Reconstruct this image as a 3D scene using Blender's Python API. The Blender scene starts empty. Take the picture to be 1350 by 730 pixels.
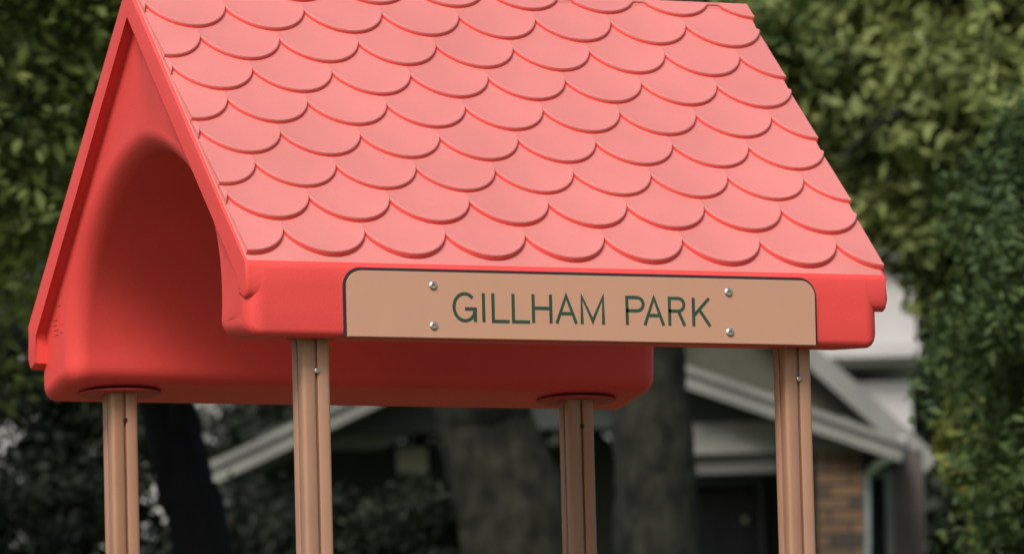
import bpy, bmesh, math, random
import numpy as np
from mathutils import Vector, Matrix

R = math.radians
scene = bpy.context.scene
col = scene.collection
Z0 = 3.5                                   # height of the post bolts above the playground

# ---------------------------------------------------------------- camera
F = 9195.15; YAW = 0.42113459; PIT = 0.10891596; ROL = -0.02557135
CAM = Vector((-7.4149376, -17.90391082, -1.86940142 + Z0))
fwd = Vector((math.sin(YAW)*math.cos(PIT), math.cos(YAW)*math.cos(PIT), math.sin(PIT)))
rt = Vector((math.cos(YAW), -math.sin(YAW), 0)); up = rt.cross(fwd)
cr, sr = math.cos(ROL), math.sin(ROL)
RT = rt*cr + up*sr; UP = up*cr - rt*sr
cd = bpy.data.cameras.new('camera'); cam = bpy.data.objects.new('camera', cd); col.objects.link(cam)
m = Matrix((RT, UP, -fwd)).transposed().to_4x4(); m.translation = CAM
cam.matrix_world = m
cd.sensor_width = 36; cd.lens = F/1350*36; cd.clip_end = 3000; cd.clip_start = .1
cd.dof.use_dof = True; cd.dof.focus_distance = 19.5; cd.dof.aperture_fstop = 5.6
scene.camera = cam

def ray(px, py):
    return fwd + RT*((px-675)/F) - UP*((py-365)/F)
H_F = Vector((math.sin(YAW), math.cos(YAW), 0)); H_R = Vector((math.cos(YAW), -math.sin(YAW), 0))
def at(px, py, D):
    d = ray(px, py); return CAM + d*(D/d.dot(H_F))
def ground_z(x, y):
    D = (Vector((x, y, 0))-Vector((CAM.x, CAM.y, 0))).dot(H_F)
    t = min(max((D-26)/34, 0), 1); t = t*t*(3-2*t)
    t2 = min(max((D-70)/160, 0), 1)
    return 2.9*t + 9*t2
# ---------------------------------------------------------------- materials
def nodes(name):
    mt = bpy.data.materials.new(name); mt.use_nodes = True
    nt = mt.node_tree; b = nt.nodes['Principled BSDF']; return mt, nt, b
def mat(name, c, rough=.6, var=.12, scale=8, bump=0, bscale=60, metallic=0, spec=.5, c2=None, stretch=None):
    mt, nt, b = nodes(name); N = nt.nodes; L = nt.links
    tc = N.new('ShaderNodeTexCoord'); mp = N.new('ShaderNodeMapping'); L.new(tc.outputs['Object'], mp.inputs[0])
    if stretch: mp.inputs['Scale'].default_value = stretch
    no = N.new('ShaderNodeTexNoise'); no.inputs['Scale'].default_value = scale; no.inputs['Detail'].default_value = 5
    L.new(mp.outputs[0], no.inputs['Vector'])
    rp = N.new('ShaderNodeValToRGB'); rp.color_ramp.elements[0].position = .32; rp.color_ramp.elements[1].position = .68
    a = c2 or tuple(v*(1-var) for v in c)
    rp.color_ramp.elements[0].color = (*a, 1); rp.color_ramp.elements[1].color = (*(c if c2 else tuple(min(1, v*(1+var)) for v in c)), 1)
    L.new(no.outputs['Fac'], rp.inputs[0]); L.new(rp.outputs[0], b.inputs['Base Color'])
    b.inputs['Roughness'].default_value = rough; b.inputs['Metallic'].default_value = metallic
    b.inputs['Specular IOR Level'].default_value = spec
    if bump:
        n2 = N.new('ShaderNodeTexNoise'); n2.inputs['Scale'].default_value = bscale; n2.inputs['Detail'].default_value = 4
        L.new(mp.outputs[0], n2.inputs['Vector'])
        bp = N.new('ShaderNodeBump'); bp.inputs['Strength'].default_value = bump; bp.inputs['Distance'].default_value = .01
        L.new(n2.outputs['Fac'], bp.inputs['Height']); L.new(bp.outputs[0], b.inputs['Normal'])
    return mt
def leafmat(name, c_dark, c_light, rough=.6):
    mt, nt, b = nodes(name); N = nt.nodes; L = nt.links
    g = N.new('ShaderNodeNewGeometry'); rp = N.new('ShaderNodeValToRGB')
    rp.color_ramp.elements[0].color = (*c_dark, 1); rp.color_ramp.elements[1].color = (*c_light, 1)
    tc = N.new('ShaderNodeTexCoord'); no = N.new('ShaderNodeTexNoise'); no.inputs['Scale'].default_value = 1.6; no.inputs['Detail'].default_value = 3
    L.new(tc.outputs['Object'], no.inputs['Vector'])
    mx = N.new('ShaderNodeMath'); mx.operation = 'MULTIPLY_ADD'; mx.inputs[1].default_value = .45
    ms = N.new('ShaderNodeMapRange'); ms.inputs[1].default_value = .35; ms.inputs[2].default_value = .65; ms.inputs[4].default_value = .55
    L.new(no.outputs['Fac'], ms.inputs[0])
    L.new(g.outputs['Random Per Island'], mx.inputs[0]); L.new(ms.outputs[0], mx.inputs[2]); L.new(mx.outputs[0], rp.inputs[0])
    L.new(rp.outputs[0], b.inputs['Base Color']); b.inputs['Roughness'].default_value = rough
    b.inputs['Specular IOR Level'].default_value = .2
    tr = N.new('ShaderNodeBsdfTranslucent'); L.new(rp.outputs[0], tr.inputs[0])
    ad = N.new('ShaderNodeMixShader'); ad.inputs[0].default_value = .25
    L.new(b.outputs[0], ad.inputs[1]); L.new(tr.outputs[0], ad.inputs[2]); L.new(ad.outputs[0], N['Material Output'].inputs[0])
    return mt
RED = (.67, .062, .054)
M = {
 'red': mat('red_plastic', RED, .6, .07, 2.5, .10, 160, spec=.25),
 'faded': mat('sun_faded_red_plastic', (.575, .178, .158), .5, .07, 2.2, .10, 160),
 'tan': mat('tan_powder_coat', (.35, .185, .113), .55, .05, 6, .04, 300),
 'signtan': mat('tan_sign_plastic', (.49, .26, .165), .5, .012, 10, .05, 300),
 'black': mat('black_rubber', (.012, .013, .014), .7),
 'socket_shade': mat('socket_shade_red', (.40, .042, .036), .7),  # deeper red with the shade of the moulded sockets put into it
 'green': mat('dark_green_lettering', (.014, .055, .028), .7),
 'steel': mat('stainless_steel', (.55, .54, .52), .3, metallic=1),
 'grass': mat('grass', (.06, .09, .025), .9, .4, 2, .8, 30),
 'mulch': mat('wood_mulch', (.13, .08, .05), .9, .4, 25, 1, 40),
 'bark': mat('bark', (.030, .032, .022), .95, 0, 9, 1, 18, c2=(.008, .009, .007), spec=.15, stretch=(1, 1, .6)),
 'darkbark': mat('dark_bark', (.008, .008, .009), .95, spec=.1, var=.3, scale=5, bump=1, bscale=12, stretch=(1, 1, .25)),
 'white': mat('white_paint', (.42, .40, .39), .6, .08, 2),
 'trim': mat('weathered_grey_trim', (.19, .195, .172), .6, .15, 3),
 'siding': mat('tree_shaded_green_siding', (.028, .034, .028), .7, .2, 1.5),  # green siding, its colour darkened to carry the shade of the trees
 'shingle': mat('grey_roof_shingles', (.10, .10, .10), .9, .3, 8, .5, 20),
 'door': mat('navy_paint', (.006, .009, .022), .4, .2, 4),
 'glass': mat('dark_window_glass', (.01, .014, .02), .08, .1),
 'pale': mat('pale_siding', (.42, .42, .41), .6, .06, 2),
 'brown': mat('brown_siding', (.085, .07, .058), .8, .2, 2),
}
def brick(name, c1, c2, mortar):
    mt, nt, b = nodes(name); N = nt.nodes; L = nt.links
    tc = N.new('ShaderNodeTexCoord'); sp = N.new('ShaderNodeSeparateXYZ'); cb = N.new('ShaderNodeCombineXYZ')
    L.new(tc.outputs['Object'], sp.inputs[0]); L.new(sp.outputs[0], cb.inputs[0]); L.new(sp.outputs[2], cb.inputs[1])
    br = N.new('ShaderNodeTexBrick'); L.new(cb.outputs[0], br.inputs['Vector'])
    br.inputs['Color1'].default_value = (*c1, 1); br.inputs['Color2'].default_value = (*c2, 1); br.inputs['Mortar'].default_value = (*mortar, 1)
    br.inputs['Scale'].default_value = 1; br.inputs['Brick Width'].default_value = .34; br.inputs['Row Height'].default_value = .10; br.inputs['Mortar Size'].default_value = .012
    L.new(br.outputs[0], b.inputs['Base Color']); b.inputs['Roughness'].default_value = .9
    return mt
M['stone'] = brick('brown_stone_courses', (.17, .095, .045), (.045, .036, .028), (.022, .02, .018))

# ---------------------------------------------------------------- helpers
def link(name, me, material, parent=None, smooth=35):
    if material is not None:
        for mm in (material if isinstance(material, (list, tuple)) else [material]): me.materials.append(mm)
    if smooth is not None:
        me.polygons.foreach_set('use_smooth', [True]*len(me.polygons)); me.set_sharp_from_angle(angle=R(smooth))
    o = bpy.data.objects.new(name, me); col.objects.link(o)
    if parent: o.parent = parent
    return o
def obj(name, bm, material, parent=None, smooth=35, recalc=True):
    if recalc: bmesh.ops.recalc_face_normals(bm, faces=bm.faces)
    me = bpy.data.meshes.new(name); bm.to_mesh(me); bm.free()
    return link(name, me, material, parent, smooth)
def thing(name, loc, label, cat, group=None, rz=0):
    o = bpy.data.objects.new(name, None); col.objects.link(o); o.location = loc; o.rotation_euler = (0, 0, rz)
    o.empty_display_size = .2; o['label'] = label; o['category'] = cat
    if group: o['group'] = group
    return o
def extrude_poly(bm, pts, f0, f1):
    """closed polygon pts (2D) mapped by f0(p), f1(p) to two ends"""
    a = [bm.verts.new(f0(p)) for p in pts]; b = [bm.verts.new(f1(p)) for p in pts]
    n = len(pts); fs = []
    for i in range(n): fs.append(bm.faces.new((a[i], a[(i+1) % n], b[(i+1) % n], b[i])))
    c1 = bm.faces.new(a); c2 = bm.faces.new(b[::-1])
    return a, b, [c1, c2]
def box(bm, x0, x1, y0, y1, z0, z1, bev=0):
    a, b, c = extrude_poly(bm, [(x0, y0), (x1, y0), (x1, y1), (x0, y1)], lambda p: (p[0], p[1], z0), lambda p: (p[0], p[1], z1))
    if bev:
        es = {e for v in a+b for e in v.link_edges}
        bmesh.ops.bevel(bm, geom=list(es), offset=bev, segments=2, affect='EDGES', profile=.5)
def arc(c, r, a0, a1, n):
    return [(c[0]+r*math.cos(R(a0+(a1-a0)*i/n)), c[1]+r*math.sin(R(a0+(a1-a0)*i/n))) for i in range(n+1)]

# ================================================================ THE SHELTER
YC = .80
LIP0, LIP1 = -.238, 1.753
YN, YFAR = -.08, 1.68
ZE, ZR = .29, 1.205
shelter = thing('playground_shelter', (.75, YC, 0),
    'red plastic gabled playground shelter roof with scalloped shingles on four tan posts', 'playground shelter')
def S(o):      # part coordinates are written in bolt space: shift under the root
    o.parent = shelter; o.location = (-.75, -YC, Z0); return o

# --- roof body: horseshoe section lofted along x, arch flared at both ends
BX0, BX1 = -.202, 1.728
FR, ER = .062, .045
def section(flare, ins):
    W = .613+flare; Hh = .565+flare; z0 = .15
    pts = []
    yo = YN-.0006+ins; zb = .086+ins
    half = []
    half += [(yo+.022*(1-math.cos(R(a))), zb+.022*(1-math.sin(R(a)))) for a in (90, 65, 40, 20, 0)]    # outer bottom corner
    tp_ = ZE-.010-ins*.7; half += [(yo, z) for z in (.172, (.172+tp_)/2, tp_-.006)]
    half += [(yo+.002, tp_)]
    sl = (ZR-ZE)/(YC-YN)
    for k in range(1, 12):
        y = YN + (YC-YN)*k/12; half.append((y+ins*.7, ZE+(y-YN)*sl-.010-ins*.7))
    half.append((YC, ZR-.012-ins))
    inner = []
    n = 40
    for k in range(n+1):
        a = math.pi/2*k/n
        c, s_ = math.cos(a), math.sin(a)
        inner.append((YC-W*c**(2/1.7), z0+Hh*s_))
    rr = .05
    yb = YC-W
    low = [(yb-rr+rr*math.cos(R(a)), z0-rr*(1-.85*ins/rr)*math.sin(R(a))) for a in (90, 72, 54, 36, 18)]
    # full loop: near outer bottom -> up over ridge -> far -> far inner bottom -> arch -> near inner bottom
    left_outer = half[::-1][::-1]
    loop = list(left_outer)
    loop += [(2*YC-p[0], p[1]-(.018 if p[1] < .14 else .006 if p[1] < .17 else 0)) for p in half[:-1][::-1]]
    loop_h = len(half)
    loop += [(2*YC-p[0], p[1]) for p in low]
    loop += [(2*YC-p[0], p[1]) for p in inner]
    loop += [p for p in inner[:-1][::-1]]
    loop += [p for p in low[::-1]]
    return loop
def fl(d, r): return 0 if d >= r else r-math.sqrt(max(0, r*r-(r-d)**2))
ds = sorted(set([FR*(1-math.cos(R(a))) for a in range(0, 91, 7)]+[ER*(1-math.cos(R(a))) for a in range(0, 91, 15)]+[FR]))
xs = [BX0+d for d in ds]+[BX0+.3, .4, .75, 1.1, BX1-.3]+[BX1-d for d in ds[::-1]]
bm = bmesh.new(); prev = None
xs = [BX0-1]+xs+[BX1+1]
for i, x in enumerate(xs):
    d = min(x-BX0, BX1-x)
    if d < 0:      # planar ring inside the gable face, keeps its shading flat
        x = BX0 if i == 0 else BX1; lp = [bm.verts.new((x, p[0], p[1])) for p in section(FR+.010, ER+.010)]
    else: lp = [bm.verts.new((x, p[0], p[1])) for p in section(fl(d, FR), fl(d, ER))]
    # the near half of the gable face swells out flush with the lip along its outer edge
    wd_ = max(0, 1-max(d, 0)/.16); wd_ = wd_*wd_*(3-2*wd_)
    for k, v in enumerate(lp):
        if x < .5 and v.co.y < YC:
            if k < 21: w_ = min(1, (YC-v.co.y)/.12)
            elif v.co.z < .5: w_ = .75*min(1, (.5-v.co.z)/.35)
            else: w_ = 0
            v.co.x -= .033*wd_*w_
    if prev:
        n = len(lp)
        for k in range(n): bm.faces.new((prev[k], prev[(k+1) % n], lp[(k+1) % n], lp[k]))
    else: first = lp
    prev = lp
def strip(A, B):
    def cum(P_):
        c = [0]
        for a_, b_ in zip(P_, P_[1:]): c.append(c[-1]+(a_.co-b_.co).length)
        return [v/c[-1] for v in c]
    ca, cb = cum(A), cum(B); i = j = 0
    while i < len(A)-1 or j < len(B)-1:
        if j == len(B)-1 or (i < len(A)-1 and ca[i+1] <= cb[j+1]): bm.faces.new((A[i], A[i+1], B[j])); i += 1
        else: bm.faces.new((A[i], B[j+1], B[j])); j += 1
HN = 5+3+1+11+1
for lp in (first, prev):
    outer = lp[:2*HN-1]; inner_ = lp[2*HN-1:]; nh = len(inner_)//2
    strip(outer[:HN], inner_[nh:][::-1]); strip(outer[HN-1:][::-1], inner_[:nh+1])
bmesh.ops.recalc_face_normals(bm, faces=bm.faces)
# --- overhanging lip slab over both slopes
t = .062
sl = (ZR-ZE)/(YC-YN); ang = math.atan(sl); dz = t/math.cos(ang)
def lip_half(mir):
    zl = .165 if mir else .196
    P = [(YN+.022, zl-.004), (YN+.008, zl+.002), (YN+.002, zl+.014), (YN, zl+.03), (YN, ZE-.01), (YN+.004, ZE-.002), (YN+.011, ZE+.008), (YC, ZR-.001)]
    Q = [(YC, ZR-dz), (YN+t, ZE-dz+t*sl), (YN+t, zl+.012)]
    return P, Q
P, Q = lip_half(0); P2, Q2 = lip_half(1)
poly = P+[(2*YC-p[0], p[1]) for p in P2[:-1][::-1]]+[(2*YC-p[0], p[1]) for p in Q2[1:][::-1]]+Q
b2 = bmesh.new()
a, b, caps = extrude_poly(b2, poly, lambda p: (LIP0, p[0], p[1]), lambda p: (LIP1, p[0], p[1]))
es = set()
for c in caps: es |= set(c.edges)
bmesh.ops.bevel(b2, geom=list(es), offset=.008, segments=3, affect='EDGES', profile=.5)
bmesh.ops.recalc_face_normals(b2, faces=b2.faces)
tmp = bpy.data.meshes.new('tmp'); b2.to_mesh(tmp); b2.free(); bm.from_mesh(tmp)
# --- scalloped shingles, both slopes
PX, PS, DP, TH, LL = .2465, .1449, .104, .020, .265
FX0, FX1 = LIP0+.013, LIP1+.003
slen = math.hypot(YC-YN, ZR-ZE)
dy, dzz = (YC-YN)/slen, (ZR-ZE)/slen
def slope_pt(x, s, h, side):
    y = YN+dy*s-dzz*h; z = ZE+dzz*s+dy*h
    if side: y = 2*YC-y
    return (x, y, z)
sf0 = len(bm.faces)
bm.faces.ensure_lookup_table()
rng = random.Random(4)
for side in (0, 1):
    for k in range(9):
        sk = .143+PS*k; THk = TH*(.72 if k == 0 else 1)
        x_off = .162 if k % 2 == 0 else .035
        cusp = x_off - PX*3
        while cusp < FX1:
            c0, c1 = cusp, cusp+PX; cusp += PX
            if c1 < FX0+.01 or c0 > FX1-.01: continue
            nn = 26; cols_ = []
            phis = [math.pi*i/nn for i in range(nn+1)]
            samp = [(c0+c1)/2-PX/2*math.cos(p) for p in phis]
            lo, hi = max(c0, FX0), min(c1, FX1)
            samp = sorted(set([min(max(x, lo), hi) for x in samp]))
            jt = 0
            for x in samp:
                xi = min(1, abs((x-(c0+c1)/2)/(PX/2)))
                sh = (1-xi**2)**.70
                sb = sk-DP*sh
                # outline normal for the inset ring
                e = 1e-3; x1 = min(1, abs((x+e-(c0+c1)/2)/(PX/2))); g = -DP*((1-x1**2)**.70-sh)/e
                nx, ns = -g*(1-xi**10)*.9, 1.0; L_ = math.hypot(nx, ns); nx /= L_; ns /= L_
                def hh(s): return THk*(1-(s-(sk-DP))/LL)+jt
                top = min(sk+PS+.02, slen-.001)
                sb = min(sb, slen-.012)
                ring = []
                for off, dh in ((-.0035, None), (0, -.0045), (.0018, -.0006), (.0046, .0006), (.0085, .0), (.014, -.0012)):
                    xx = min(max(x+nx*off, lo), hi); ss = min(sb+ns*off, top-.001)
                    if dh is None: ring.append((xx, ss, hh(ss)-TH*.62-.003))
                    else: ring.append((xx, ss, hh(ss)+dh))
                ring.append((x, max(top, ring[-1][1]+.0005), hh(top)))
                cols_.append([bm.verts.new(slope_pt(*q_, side)) for q_ in ring])
            for i in range(len(cols_)-1):
                A, B = cols_[i], cols_[i+1]
                for j in range(len(A)-1):
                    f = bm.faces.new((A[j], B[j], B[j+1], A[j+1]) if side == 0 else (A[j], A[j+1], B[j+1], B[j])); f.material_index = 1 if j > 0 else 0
            for cc, flag in ((cols_[0], lo == FX0), (cols_[-1], hi == FX1)):
                if flag:
                    base = [bm.verts.new((v.co.x, v.co.y+(.02 if side == 0 else -.02)*1, v.co.z-.02)) for v in cc]
                    for j in range(len(cc)-1):
                        f = bm.faces.new((cc[j], cc[j+1], base[j+1], base[j])); f.material_index = 1
# ridge roll
rp = arc((YC, ZR-.012), .018, -20, 200, 12)
ra, rb, rc = extrude_poly(bm, rp, lambda p: (LIP0+.012, p[0], p[1]), lambda p: (LIP1-.012, p[0], p[1]))
bmesh.ops.recalc_face_normals(bm, faces=list({f for v in ra+rb for f in v.link_faces}))
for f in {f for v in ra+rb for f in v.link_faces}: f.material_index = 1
# flat tops of the lip slab (the rest of the slope) are as faded as the shingles
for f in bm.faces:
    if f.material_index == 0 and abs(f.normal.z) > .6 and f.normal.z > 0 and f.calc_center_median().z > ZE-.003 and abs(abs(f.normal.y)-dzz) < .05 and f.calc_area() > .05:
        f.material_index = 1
# pressed maker's marks low on the gable face
for k, (yy, z_, l_, w_) in enumerate([(1.53, .30, .035, .004), (1.535, .285, .03, .004), (1.53, .27, .036, .004), (1.53, .255, .036, .004), (1.50, .34, .02, .004), (1.48, .30, .004, .035), (1.49, .26, .02, .004)]):
    box(bm, BX0-.002, BX0+.004, yy-l_/2, yy+l_/2, z_-w_/2, z_+w_/2)
roof = S(obj('roof', bm, [M['red'], M['faded']], recalc=False, smooth=40))
roof['label'] = 'red moulded plastic gable roof with paler sun-faded scalloped shingles'



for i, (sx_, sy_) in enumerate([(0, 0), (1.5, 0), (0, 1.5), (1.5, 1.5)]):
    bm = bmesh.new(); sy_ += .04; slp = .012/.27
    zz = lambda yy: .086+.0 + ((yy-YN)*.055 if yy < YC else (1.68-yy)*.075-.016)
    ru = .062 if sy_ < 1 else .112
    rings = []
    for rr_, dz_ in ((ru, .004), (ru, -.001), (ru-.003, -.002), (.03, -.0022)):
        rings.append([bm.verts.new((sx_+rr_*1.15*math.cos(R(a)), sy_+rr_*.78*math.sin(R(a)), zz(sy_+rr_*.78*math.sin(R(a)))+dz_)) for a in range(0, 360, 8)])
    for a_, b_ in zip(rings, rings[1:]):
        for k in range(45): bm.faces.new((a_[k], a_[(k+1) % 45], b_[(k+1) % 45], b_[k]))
    S(obj('post_socket_shade', bm, M['socket_shade']))  # flat disc standing in for the shadowed socket recess around the post
# --- posts
PW, PR = .084, .010
def post_section():
    h = PW/2; g = .0042; gd = .012; base = []
    for q in range(4):
        a = q*90; ca, sa = math.cos(R(a)), math.sin(R(a))
        side_pts = [(-h+PR, -h), (-h+PR+.004, -h), (-g-.003, -h), (-g, -h+.002), (-g, -h+gd), (g, -h+gd), (g, -h+.002), (g+.003, -h), (h-PR-.004, -h), (h-PR, -h)]
        cn = [(h-PR+PR*math.sin(R(t_)), -h+PR-PR*math.cos(R(t_))) for t_ in (18, 36, 54, 72)]
        base += [(x*ca-y*sa, x*sa+y*ca) for x, y in side_pts+cn]
    return base
bm = bmesh.new()
extrude_poly(bm, post_section(), lambda p: (p[0], p[1], -Z0-.3), lambda p: (p[0], p[1], .16))
post_me = bpy.data.meshes.new('post'); bmesh.ops.recalc_face_normals(bm, faces=bm.faces); bm.to_mesh(post_me); bm.free()
def screw_mesh(r, hgt):
    bm = bmesh.new(); rings = []
    for rr, yy in ((r, 0), (r, -hgt*.4), (r*.82, -hgt*.85), (r*.6, -hgt), (r*.42, -hgt*.98), (r*.38, -hgt*.05)):
        rings.append([bm.verts.new((rr*math.cos(R(a)), yy, rr*math.sin(R(a)))) for a in range(0, 360, 20)])
    for a_, b_ in zip(rings, rings[1:]):
        for i in range(18): bm.faces.new((a_[i], a_[(i+1) % 18], b_[(i+1) % 18], b_[i]))
    bm.faces.new(rings[-1]); bmesh.ops.recalc_face_normals(bm, faces=bm.faces)
    me = bpy.data.meshes.new('screw'); bm.to_mesh(me); bm.free(); return me
bolt_me = screw_mesh(.0088, .007)
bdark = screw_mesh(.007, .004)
first_post = None
for i, (px_, py_) in enumerate([(0, 0), (1.5, 0), (0, 1.5), (1.5, 1.5)]):
    if first_post is None:
        p = link('post', post_me, M['tan']); first_post = p
        bo = link('bolt', bolt_me, M['steel'], p); fb = bo
    else:
        p = first_post.copy(); col.objects.link(p); bo = (fb.copy()); col.objects.link(bo); bo.parent = p
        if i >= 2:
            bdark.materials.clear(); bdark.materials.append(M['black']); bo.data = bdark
    p.parent = shelter; p.location = (-.75+px_, -YC+py_+PW/2, Z0)
    bo.location = (0, -PW/2+.001, 0)

# --- sign
SX0, SX1, SZ0, SZ1, SY = .060, 1.514, .088, .274, YN-.004
def sign_outline(g, r=.045):
    x0, x1, z0, z1 = SX0-g, SX1+g, SZ0, SZ1+g; r += g
    return [(x0, z0), (x1, z0)]+arc((x1-r, z1-r), r, 0, 90, 10)+arc((x0+r, z1-r), r, 90, 180, 10)
bm = bmesh.new()
extrude_poly(bm, sign_outline(.0095), lambda p: (p[0], YN-.0015, p[1]), lambda p: (p[0], YN+.004, p[1]))
S(obj('sign_gasket', bm, M['black']))
bm = bmesh.new()
a, b, caps = extrude_poly(bm, sign_outline(0), lambda p: (p[0], YN-.012, p[1]), lambda p: (p[0], YN-.0025, p[1]))
bmesh.ops.bevel(bm, geom=list(caps[0].edges), offset=.0015, segments=2, affect='EDGES')
sign = S(obj('sign_panel', bm, M['signtan']))
sign['label'] = 'long tan name board with rounded top corners reading GILLHAM PARK'
SF = YN-.012
def on_sign(px, py):
    d = ray(px, py); q = CAM+d*((SF-CAM.y)/d.y); return (q.x, q.z-Z0)
# letters as strokes in unit boxes
def arc2(cx, cy, rx, ry, a0, a1, n=14): return [(cx+rx*math.cos(R(a0+(a1-a0)*i/n)), cy+ry*math.sin(R(a0+(a1-a0)*i/n))) for i in range(n+1)]
GL = {
 'G': [arc2(.5, .5, .5, .5, 48, 325, 26)+[(.98, .42)], [(.55, .44), (.98, .44), (.98, 0)]],
 'I': [[(0, 0), (0, 1)]],
 'L': [[(0, 1), (0, 0), (1, 0)]],
 'H': [[(0, 0), (0, 1)], [(1, 0), (1, 1)], [(0, .52), (1, .52)]],
 'A': [[(0, 0), (.5, 1), (1, 0)], [(.18, .34), (.82, .34)]],
 'M': [[(0, 0), (0, 1), (.5, .08), (1, 1), (1, 0)]],
 'P': [[(0, 0), (0, 1), (.55, 1)]+arc2(.6, .75, .4, .25, 90, -90, 10)+[(0, .5)]],
 'R': [[(0, 0), (0, 1), (.55, 1)]+arc2(.6, .76, .38, .24, 90, -90, 10)+[(0, .52)], [(.6, .52), (.98, 0)]],
 'K': [[(0, 0), (0, 1)], [(.95, 1), (.02, .36)], [(.36, .60), (1, 0)]],
}
LET = [('G', 598.5, 627), ('I', 637.5, 637.5), ('L', 650, 670), ('L', 676.5, 697), ('H', 703, 726), ('A', 734, 759), ('M', 767, 795),
       ('P', 826.5, 848), ('A', 850, 874), ('R', 882.5, 902), ('K', 914, 935)]
zt = on_sign(612, 387)[1]; zb_ = on_sign(612, 422.5)[1]
hw = .0047; lay = 0
for ch, xa, xb in LET:
    bm = bmesh.new()
    X0 = on_sign(xa, 405)[0]; X1 = on_sign(xb, 405)[0]
    for st in GL[ch]:
        lay += 1
        pts = [Vector((X0+(X1-X0 if ch != 'I' else 0)*u, zb_+(zt-zb_)*v)) for u, v in st]
        d_ = 1e-9
        lefts, rights = [], []
        for i, p in enumerate(pts):
            tin = (p-pts[i-1]).normalized() if i else None
            tout = (pts[i+1]-p).normalized() if i < len(pts)-1 else None
            if tin is None: tin = tout; p = p-tin*hw*.6
            if tout is None: tout = tin; p = p+tin*hw*.6
            n1 = Vector((-tin.y, tin.x)); n2 = Vector((-tout.y, tout.x)); nn = (n1+n2)
            nn = nn.normalized() if nn.length > .05 else n1
            k_ = min(1/max(nn.dot(n1), .3), 2.2)
            lefts.append(p+nn*hw*k_); rights.append(p-nn*hw*k_)
        yf = SF-.0006-.00012*(lay % 3)
        yb2 = SF+.0008
        fr = [[bm.verts.new((q.x, yy, q.y)) for q in side_] for side_, yy in ((lefts, yf), (rights, yf), (lefts, yb2), (rights, yb2))]
        for i in range(len(pts)-1):
            bm.faces.new((fr[0][i], fr[0][i+1], fr[1][i+1], fr[1][i]))
            bm.faces.new((fr[0][i], fr[2][i], fr[2][i+1], fr[0][i+1]))
            bm.faces.new((fr[1][i], fr[1][i+1], fr[3][i+1], fr[3][i]))
        for e in (0, -1): bm.faces.new((fr[0][e], fr[1][e], fr[3][e], fr[2][e]))
    o = obj('letter', bm, M['green'], sign, smooth=None); o['label'] = 'dark green engraved capital letter '+ch
smesh = screw_mesh(.0125, .005)
sc0 = None
for px_, py_ in ((571, 376.5), (572, 429.5), (960.5, 385.5), (962.5, 438)):
    X, Zz = on_sign(px_, py_)
    if sc0 is None: sc0 = link('screw', smesh, M['steel'], sign); s_ = sc0
    else: s_ = sc0.copy(); col.objects.link(s_)
    s_.location = (X, SF+.0005, Zz)

# ================================================================ GROUND
def structure(o): o['kind'] = 'structure'; return o
bm = bmesh.new()
gx = [-400, -150, -60, -30, -20, -12, -6, 0, 6, 12, 20, 30, 60, 150, 400]
gy = [-300, -60, -20, 0, 10, 20, 24, 28, 32, 36, 40, 44, 48, 52, 56, 60, 66, 72, 90, 110, 140, 170, 200, 240, 300, 600]
gv = []
for Yd in gy:
    row = []
    for Xd in gx:
        w = Vector((CAM.x, CAM.y, 0))+H_R*Xd+H_F*Yd; row.append(bm.verts.new((w.x, w.y, ground_z(w.x, w.y))))
    gv.append(row)
for j in range(len(gy)-1):
    for i in range(len(gx)-1): bm.faces.new((gv[j][i], gv[j][i+1], gv[j+1][i+1], gv[j+1][i]))
structure(obj('ground', bm, M['grass'], smooth=60))
bm = bmesh.new()
extrude_poly(bm, [(.75+5*math.cos(R(a))*(1+.08*math.sin(R(3*a))), YC+5*math.sin(R(a))) for a in range(0, 360, 10)], lambda p: (p[0], p[1], -.2), lambda p: (p[0], p[1], .03))
structure(obj('playground_surface', bm, M['mulch']))

# ================================================================ TREES
def tube(bm, pts, radii, n=10, wob=.0, seed=0):
    rg = random.Random(seed); rings = []
    for i, p in enumerate(pts):
        p = Vector(p); d = (Vector(pts[min(i+1, len(pts)-1)])-Vector(pts[max(i-1, 0)])).normalized()
        u = d.orthogonal().normalized() if i == 0 else (u-d*u.dot(d)).normalized()
        v = d.cross(u)
        rings.append([bm.verts.new(p+(u*math.cos(2*math.pi*k/n)+v*math.sin(2*math.pi*k/n))*radii[i]*(1+rg.uniform(-wob, wob))) for k in range(n)])
    for a_, b_ in zip(rings, rings[1:]):
        for k in range(n): bm.faces.new((a_[k], a_[(k+1) % n], b_[(k+1) % n], b_[k]))
    bm.faces.new(rings[0][::-1]); bm.faces.new(rings[-1])
def spline(pts, n=6):
    out = []
    P_ = [Vector(p) for p in pts]
    for i in range(len(P_)-1):
        p0, p1, p2, p3 = P_[max(i-1, 0)], P_[i], P_[i+1], P_[min(i+2, len(P_)-1)]
        for k in range(n):
            t_ = k/n
            out.append(.5*((2*p1)+(p2-p0)*t_+(2*p0-5*p1+4*p2-p3)*t_*t_+(3*p1-p0-3*p2+p3)*t_**3))
    out.append(P_[-1]); return out
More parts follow.
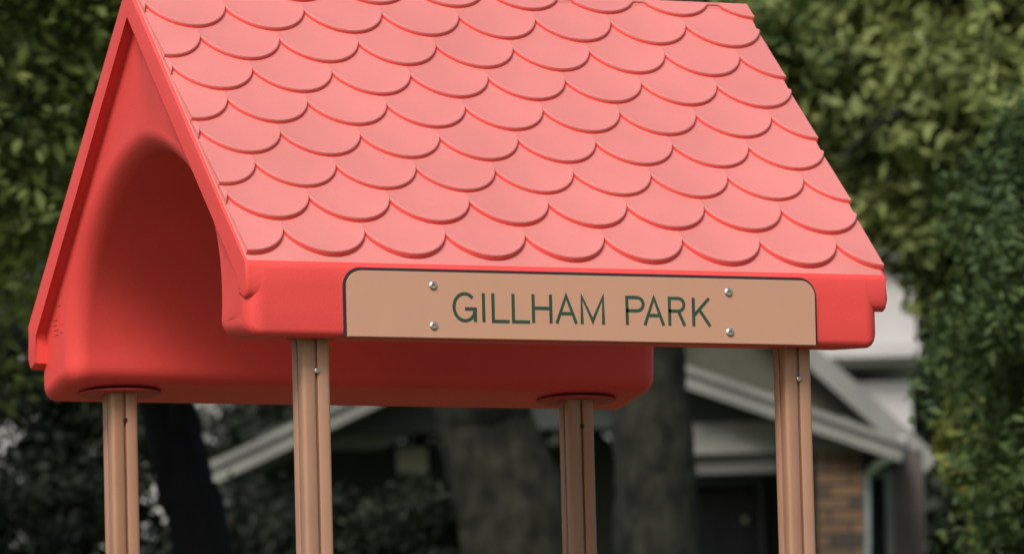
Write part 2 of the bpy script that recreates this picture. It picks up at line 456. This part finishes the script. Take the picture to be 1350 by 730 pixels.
def leaf_cloud(centers, radii, per, size, rg, flat=.6, droop=0):
    """centers (n,3), radii (n,) -> quads spread through each clump"""
    n = len(centers); tot = n*per
    d = rg.normal(size=(tot, 3)); d /= np.linalg.norm(d, axis=1)[:, None]
    rr = rg.random(tot)**(1/2.2)
    c = np.repeat(centers, per, 0)+d*rr[:, None]*np.repeat(radii, per)[:, None]*np.array([1, 1, .75])
    nrm = d*.7+rg.normal(size=(tot, 3))*.6+np.array([0, 0, flat]); nrm /= np.linalg.norm(nrm, axis=1)[:, None]
    a = np.cross(nrm, rg.normal(size=(tot, 3))); a /= np.linalg.norm(a, axis=1)[:, None]
    b = np.cross(nrm, a)
    s = size*(.6+.8*rg.random(tot))[:, None]
    k = nrm*s*.12
    v = np.stack([c-a*s, c-b*s*.42+k, c+a*s, c+b*s*.42+k], 1).reshape(-1, 3)
    return v
def quads(name, v, material, parent):
    nq = len(v)//4
    me = bpy.data.meshes.new(name); me.vertices.add(len(v)); me.vertices.foreach_set('co', v.astype(np.float32).ravel())
    me.loops.add(nq*4); me.loops.foreach_set('vertex_index', np.arange(nq*4, dtype=np.int32))
    me.polygons.add(nq); me.polygons.foreach_set('loop_start', np.arange(0, nq*4, 4, dtype=np.int32))
    me.update(calc_edges=True); me.validate()
    me.materials.append(material)
    o = bpy.data.objects.new(name, me); col.objects.link(o); o.parent = parent
    return o
def tree(name, label, trunk_px, D, tw, crown, leaf, bark, group=None, seed=1, cat='tree', limbs=6):
    """trunk_px: pixels of the trunk's axis from low to high; tw: trunk radii in m; crown: dict(c=(px,py), D, r=(rx,ry,rz), n, per, cr, size)"""
    rg = np.random.default_rng(seed); rd = random.Random(seed)
    pts = [at(x, y, D) for x, y in trunk_px]
    d0 = (pts[1]-pts[0]); gz = ground_z(pts[0].x, pts[0].y)
    k = (pts[0].z-gz+.3)/max(d0.z, .05)
    base = pts[0]-Vector((d0.x*k*.35, d0.y*k*.35, pts[0].z-gz+.3))
    root = thing(name, (base.x, base.y, gz), label, cat, group)
    allp = [base]+pts; cc = at(*crown['c'], crown.get('D', D))
    allp.append(Vector((cc.x*.6+allp[-1].x*.4, cc.y*.6+allp[-1].y*.4, max(cc.z, allp[-1].z+.05))))
    sp = spline(allp); n = len(sp)
    loc = Vector(root.location)
    rad = [tw[0]*1.25+(tw[1]-tw[0]*1.25)*i/(n-1) for i in range(n)]
    bm = bmesh.new(); tube(bm, [p-loc for p in sp], rad, 14, .06, seed)
    r = crown['r']
    RX = H_R
    nclump = crown['n']; cs = []
    for _ in range(limbs):
        i0 = rd.randint(n//2, n-2); st = sp[i0]-loc
        e = (cc-loc)+H_R*rd.uniform(-.75, .75)*r[0]+H_F*rd.uniform(-.7, .7)*r[1]+Vector((0, 0, rd.uniform(-.5, .6)*r[2]))
        mid = (st+e)*.5+Vector((rd.uniform(-.2, .2), rd.uniform(-.2, .2), rd.uniform(.0, .4)))
        q = spline([st, mid, e], 5); tube(bm, q, [rad[i0]*.5*(1-.85*j/(len(q)-1)) for j in range(len(q))], 8, .05, seed+_)
    obj('trunk', bm, bark, root, smooth=60)
    d = rg.normal(size=(nclump, 3)); d /= np.linalg.norm(d, axis=1)[:, None]
    rr = (.35+.65*rg.random(nclump)**.5)
    bump = 1+.16*np.sin(d[:, 0]*5+seed)+.14*np.sin(d[:, 1]*6+d[:, 2]*4+seed*2)
    loc3 = d*(rr*bump)[:, None]*np.array(r)
    hr = np.array(H_R); hf = np.array(H_F)
    cen = np.array(cc-loc)+loc3[:, :1]*hr+loc3[:, 1:2]*hf+loc3[:, 2:3]*np.array([0, 0, 1])
    if 'keep' in crown: cen = cen[rg.random(len(cen)) < crown['keep']]
    v = leaf_cloud(cen, crown['cr']*(.6+.8*rg.random(len(cen))), crown['per'], crown['size'], rg)
    quads('crown', v, leaf, root)
    return root
LM = {
 'lime': leafmat('yellow_green_leaves', (.07, .09, .02), (.24, .26, .06)),
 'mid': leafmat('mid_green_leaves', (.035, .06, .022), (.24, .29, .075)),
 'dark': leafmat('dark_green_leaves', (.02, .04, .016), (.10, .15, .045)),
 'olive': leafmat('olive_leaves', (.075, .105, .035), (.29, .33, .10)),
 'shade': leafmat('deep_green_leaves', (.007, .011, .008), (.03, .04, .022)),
}
tree('broadleaf_tree', 'large leafy tree with nearly black leaning trunk filling the left edge behind the roof',
     [(268, 760), (246, 650), (222, 540), (190, 430)], 38, (.14, .13),
     dict(c=(60, -135), D=36, r=(3.3, 2.2, 2.0), n=620, per=150, cr=.42, size=.05), LM['mid'], M['darkbark'], seed=3)
tree('leafy_evergreen', 'tall dense dark green leafy tree at the right edge beside the white house corner',
     [(1560, 760), (1570, 500), (1580, 350)], 33, (.2, .1),
     dict(c=(1602, 520), D=33, r=(1.12, 1.2, 1.45), n=620, per=150, cr=.26, size=.036), LM['dark'], M['darkbark'], seed=5)
tree('leafy_shrub', 'light yellow-green bush tip beside the end of the steep roof board',
     [(1300, 770), (1290, 680), (1275, 620)], 36, (.03, .02),
     dict(c=(1302, 575), D=36, r=(.26, .3, .42), n=60, per=80, cr=.12, size=.04), LM['lime'], M['darkbark'], seed=21, cat='shrub', limbs=3)
tree('olive_tree', 'loose olive-green tree with yellowish leaves behind the right slope of the red roof',
     [(1420, 760), (1400, 500), (1330, 250)], 43, (.2, .12),
     dict(c=(1350, 45), D=44, r=(1.95, 1.3, 1.7), n=460, per=140, cr=.30, size=.065), LM['olive'], M['bark'], seed=8)
tree('shade_tree', 'thick upright grey-brown trunk between the far right post and the porch door',
     [(868, 760), (862, 600), (852, 470), (850, 300)], 44, (.235, .2),
     dict(c=(850, -60), D=47, r=(2.6, 1.6, 1.7), n=260, per=140, cr=.42, size=.06), LM['dark'], M['bark'], seed=11)
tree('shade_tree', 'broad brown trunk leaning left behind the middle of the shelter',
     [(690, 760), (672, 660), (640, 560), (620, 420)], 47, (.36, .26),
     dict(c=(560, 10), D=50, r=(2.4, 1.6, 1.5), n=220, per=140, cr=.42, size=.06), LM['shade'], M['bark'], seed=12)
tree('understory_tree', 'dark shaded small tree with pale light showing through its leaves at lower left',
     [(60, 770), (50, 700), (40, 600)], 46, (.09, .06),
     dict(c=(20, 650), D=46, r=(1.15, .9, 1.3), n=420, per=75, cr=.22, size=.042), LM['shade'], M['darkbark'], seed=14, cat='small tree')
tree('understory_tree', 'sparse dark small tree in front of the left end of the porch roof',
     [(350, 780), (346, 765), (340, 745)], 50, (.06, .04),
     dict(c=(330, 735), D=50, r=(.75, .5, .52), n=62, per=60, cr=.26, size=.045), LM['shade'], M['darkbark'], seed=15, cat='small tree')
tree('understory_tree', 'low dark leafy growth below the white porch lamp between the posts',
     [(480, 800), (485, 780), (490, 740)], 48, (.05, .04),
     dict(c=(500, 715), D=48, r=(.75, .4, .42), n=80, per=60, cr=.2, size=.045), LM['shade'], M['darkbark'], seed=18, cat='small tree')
tree('garden_tree', 'small loose tree between the left porch roof end and the pale house wall',
     [(325, 700), (322, 640), (325, 600)], 61, (.06, .04),
     dict(c=(325, 560), D=61, r=(.95, .5, .55), n=75, per=55, cr=.26, size=.055), LM['shade'], M['darkbark'], seed=24, cat='small tree')
# far woods that close the view: one uncountable mass
rg = np.random.default_rng(77)
n = 2300
cx = rg.uniform(-16, 16, n); cy = rg.uniform(84, 92, n); cz = rg.uniform(3, 18, n)
cen = np.array(CAM)*np.array([1, 1, 0])+cx[:, None]*np.array(H_R)+cy[:, None]*np.array(H_F)+cz[:, None]*np.array([0, 0, 1])
wv = leaf_cloud(cen, rg.uniform(.8, 1.5, n), 110, .16, rg)
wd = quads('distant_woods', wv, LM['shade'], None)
wd['kind'] = 'stuff'; wd['label'] = 'dark far-off mass of trees closing the view behind the houses'; wd['category'] = 'woods'

# ================================================================ HOUSES
def house_frame(name, D, px0, label):
    b = at(px0, 760, D); gz = ground_z(b.x, b.y)
    o = thing(name, (b.x, b.y, gz), label, 'house', rz=-YAW)
    def q(px, py, dD=0):
        p = at(px, py, D+dD)-Vector((b.x, b.y, gz)); return (p.dot(H_R), p.z)
    return o, q
def part(name, parent, material, fn, bev=None):
    bm = bmesh.new(); fn(bm); return obj(name, bm, material, parent)
def slab(bm, A, B, th, y0, y1):       # sloping board: top edge A-B (X,Z), thickness downward
    d = Vector((B[0]-A[0], B[1]-A[1])); n_ = Vector((d.y, -d.x)).normalized()
    if n_.y > 0: n_ = -n_
    n_ *= th
    extrude_poly(bm, [A, B, (B[0]+n_.x, B[1]+n_.y), (A[0]+n_.x, A[1]+n_.y)], lambda p: (p[0], y0, p[1]), lambda p: (p[0], y1, p[1]))
HD = 56
hs, q = house_frame('bungalow', HD, 760, 'green-sided house, darkened for tree shade, with pale gabled porch boards, brown stone pier and navy door')
AP, LE, RE = q(699, 415), q(258, 618), q(1192, 580)
base_z = -.4
part('porch_roof', hs, M['shingle'], lambda bm: (slab(bm, (LE[0]-.03, LE[1]-.06), (AP[0], AP[1]-.04), .10, -.45, 4), slab(bm, (RE[0]+.03, RE[1]-.06), (AP[0]+.002, AP[1]-.04), .10, -.451, 4)))
for A in (LE, RE):
    rb_ = part('rake_board', hs, M['trim'], lambda bm: slab(bm, (A[0], A[1]-.055), (AP[0]+(-.004 if A is LE else .004), AP[1]-.035), .165, -.49, -.42))
    part('rake_trim', rb_, M['trim'], lambda bm: slab(bm, (A[0], A[1]-.05), (AP[0]+(-.004 if A is LE else .004), AP[1]-.03), .05, -.53, -.492))
tri = [(LE[0]+.35, LE[1]-.08), (RE[0]-.35, RE[1]-.08), (AP[0], AP[1]-.15)]
b0, b1 = q(905, 560)[1], q(905, 601)[1]
xl, xr = q(330, 600)[0], q(1135, 600)[0]
part('gable_wall', hs, M['siding'], lambda bm: extrude_poly(bm, [(xl, b0-.01), (xr, b0-.01), (AP[0], AP[1]-.15)], lambda p: (p[0], -.1, p[1]), lambda p: (p[0], .1, p[1])))
part('porch_beam', hs, M['trim'], lambda bm: box(bm, q(850, 600)[0], q(1118, 600)[0], -.18, .15, b1, b0))
part('frieze', hs, mat('dull_grey_trim', (.10, .102, .092), .7, .1, 2), lambda bm: box(bm, q(850, 600)[0], q(1100, 600)[0], -.10, .12, q(905, 626)[1], b1-.004))
part('wall', hs, M['siding'], lambda bm: box(bm, xl+.05, xr+.1, 1.3, 1.5, base_z, b0-.02))
dz1 = q(905, 634)[1]
dr = part('door', hs, M['door'], lambda bm: (box(bm, q(912, 700)[0], q(1003, 700)[0], 1.2, 1.28, base_z, dz1), [box(bm, q(912+12+i*42, 700)[0], q(912+36+i*42, 700)[0], 1.17, 1.199, dz1-.15-(j+1)*.42, dz1-.15-j*.42-.08) for i in range(2) for j in range(3)]))
def frame(bm):
    for a_, b_ in ((905, 910), (1006, 1014)): box(bm, q(a_, 700)[0], q(b_, 700)[0], 1.10, 1.29, base_z, dz1+.05)
    box(bm, q(905, 700)[0], q(1014, 700)[0], 1.09, 1.291, dz1+.051, dz1+.10)
part('door_frame', dr, mat('slate_trim', (.05, .06, .07), .6), frame)
# small white star shape on the door
def star(bm):
    c = q(988, 671); c = (c[0], c[1])
    for a_ in range(0, 360, 45):
        x, z = c[0]+.035*math.cos(R(a_)), c[1]+.035*math.sin(R(a_)); tube(bm, [(c[0], 1.14, c[1]), (x, 1.12, z)], [.012, .006], 6)
    bmesh.ops.create_icosphere(bm, subdivisions=2, radius=.026, matrix=Matrix.Translation((c[0], 1.12, c[1])))
part('door_star', dr, M['white'], star)
px0_, px1_ = q(1076, 660)[0], q(1136, 660)[0]
pier = part('stone_pier', hs, M['stone'], lambda bm: box(bm, px0_, px1_, -.25, .35, base_z, q(1100, 598)[1]))
part('pier_cap', pier, mat('pier_cap_paint', (.12, .12, .11), .8), lambda bm: box(bm, px0_-.02, px1_+.02, -.28, .38, q(1100, 598)[1]+.003, q(1100, 578)[1]))
def spout(bm):
    P_ = [q(1186, 580), q(1183, 600), q(1142, 624), q(1141, 660), q(1141, 900)]
    tube(bm, spline([(P_[0][0], -.3, P_[0][1]), (P_[1][0], -.3, P_[1][1]), (P_[2][0], -.12, P_[2][1]), (P_[3][0], -.1, P_[3][1]), (P_[4][0], -.1, max(P_[4][1], base_z))], 4), [.034]*17, 8)
part('downspout', hs, mat('pale_green_grey_metal', (.55, .58, .55), .5), spout)
def side_wall(bm):
    a_ = q(1137, 700)[0]; b_ = q(1225, 700)[0]
    box(bm, a_+.01, b_, .55, .75, base_z, q(1180, 585)[1])
part('side_wall', hs, M['brown'], side_wall)
wn = part('window', hs, M['glass'], lambda bm: box(bm, q(1146, 700)[0], q(1172, 700)[0], .50, .545, q(1150, 800)[1], q(1150, 628)[1]))
def wf(bm):
    x0, x1, z0, z1 = q(1146, 700)[0], q(1172, 700)[0], q(1150, 800)[1], q(1150, 628)[1]
    box(bm, x1+.002, x1+.06, .46, .548, z0, z1+.03); box(bm, x0-.03, x1+.06, .461, .547, z1+.032, z1+.08)
part('window_frame', wn, M['trim'], wf)
# main steep gable behind the porch
A2, R2 = q(930, 322, 1.6), q(1238, 594, 1.6); L2 = q(812, 428, 1.6)
part('main_roof', hs, M['shingle'], lambda bm: (slab(bm, (L2[0], L2[1]-.06), (A2[0], A2[1]-.04), .1, 1.65, 7), slab(bm, (R2[0], R2[1]-.06), (A2[0]+.002, A2[1]-.04), .1, 1.651, 7)))
for A in (L2, R2):
    part('rake_board', hs, M['trim'], lambda bm: slab(bm, (A[0], A[1]-.05), (A2[0]+(-.004 if A is L2 else .004), A2[1]-.03), .17, 1.6, 1.66))
part('upper_gable_wall', hs, mat('olive_siding', (.055, .058, .038), .8), lambda bm: extrude_poly(bm, [(L2[0]+.1, base_z), (R2[0]-.32, base_z), (R2[0]-.32, R2[1]+.12), (A2[0], A2[1]-.2), (L2[0]+.1, L2[1]-.02)], lambda p: (p[0], 1.9, p[1]), lambda p: (p[0], 2.1, p[1])))
# left porch pier with its white capital
lp_ = part('porch_pier', hs, M['stone'], lambda bm: box(bm, q(274, 700)[0], q(306, 700)[0], -.25, .1, base_z, q(290, 672)[1]))
part('capital', lp_, M['white'], lambda bm: box(bm, q(270, 700)[0], q(308, 700)[0], -.28, .13, q(290, 672)[1]+.003, q(290, 640)[1]))
part('soffit', hs, M['brown'], lambda bm: box(bm, q(285, 700)[0], xl+.04, .2, .4, base_z, q(320, 612)[1]))
part('porch_sconce', hs, M['white'], lambda bm: box(bm, q(520, 600)[0], q(562, 600)[0], .9, 1.1, q(540, 609)[1], q(540, 576)[1], .01))

wh, q3 = house_frame('white_house', 68, 1150, 'corner of a tall white house with moulded cornice beside the red eave')
part('wall', wh, M['white'], lambda bm: box(bm, q3(1000, 400)[0], q3(1198, 400)[0], 0, 5, base_z, q3(1180, 455)[1]-.35))
part('upper_wall', wh, M['white'], lambda bm: box(bm, q3(1000, 400)[0], q3(1206, 400)[0], -.08, 5, q3(1180, 455)[1]+.003, q3(1180, 345)[1]))
part('cornice', wh, M['white'], lambda bm: (box(bm, q3(1000, 400)[0], q3(1214, 400)[0], -.35, 5.3, q3(1180, 474)[1], q3(1180, 457)[1]), box(bm, q3(1000, 400)[0], q3(1208, 400)[0], -.2, 5.2, q3(1180, 474)[1]-.06, q3(1180, 474)[1]-.004)))
part('roof', wh, M['shingle'], lambda bm: box(bm, q3(1000, 400)[0], q3(1210, 400)[0], -.3, 5.3, q3(1180, 345)[1]+.003, q3(1180, 330)[1]))

ph, q4 = house_frame('pale_house', 66, 150, 'pale clapboard house glimpsed through the dark leaves at lower left')
part('wall', ph, M['pale'], lambda bm: box(bm, q4(-260, 600)[0], q4(405, 600)[0], 0, 4, base_z, q4(150, 520)[1]))
part('roof', ph, M['shingle'], lambda bm: (slab(bm, (q4(-290, 525)[0], q4(150, 527)[1]), (q4(60, 330)[0], q4(60, 340)[1]), .12, -.4, 4.5), slab(bm, (q4(430, 525)[0], q4(150, 527)[1]), (q4(60, 330)[0]+.002, q4(60, 340)[1]), .12, -.401, 4.5)))
part('gable_wall', ph, M['pale'], lambda bm: extrude_poly(bm, [(q4(-260, 600)[0], q4(150, 520)[1]+.003), (q4(405, 600)[0], q4(150, 520)[1]+.003), (q4(60, 330)[0], q4(60, 348)[1])], lambda p: (p[0], .01, p[1]), lambda p: (p[0], .3, p[1])))

# ================================================================ LIGHT
w = bpy.data.worlds.new('World'); scene.world = w; w.use_nodes = True
nt = w.node_tree; sky = nt.nodes.new('ShaderNodeTexSky'); sky.sky_type = 'NISHITA'; sky.sun_disc = False
EL = R(47); AZ = YAW+math.pi+R(20)      # azimuth (from +Y, clockwise) the light comes from: behind the camera, to its left
sky.sun_elevation = EL; sky.sun_rotation = AZ
sky.air_density = 1.2; sky.dust_density = 3.5; sky.ozone_density = .6
nt.links.new(sky.outputs[0], nt.nodes['Background'].inputs[0]); nt.nodes['Background'].inputs[1].default_value = .10
sd = bpy.data.lights.new('sun', 'SUN'); sd.energy = 1.8; sd.angle = R(22); sd.color = (1, .965, .93)
so = bpy.data.objects.new('sun', sd); col.objects.link(so)
dirv = Vector((math.sin(AZ)*math.cos(EL), math.cos(AZ)*math.cos(EL), math.sin(EL)))
so.rotation_euler = dirv.to_track_quat('Z', 'Y').to_euler(); so.location = (0, -5, 30)
vs = scene.view_settings; vs.view_transform = 'Standard'; vs.look = 'None'; vs.gamma = 1; vs.exposure = .66
scene.render.engine = 'CYCLES'
scene.render.resolution_x = 1024; scene.render.resolution_y = 553
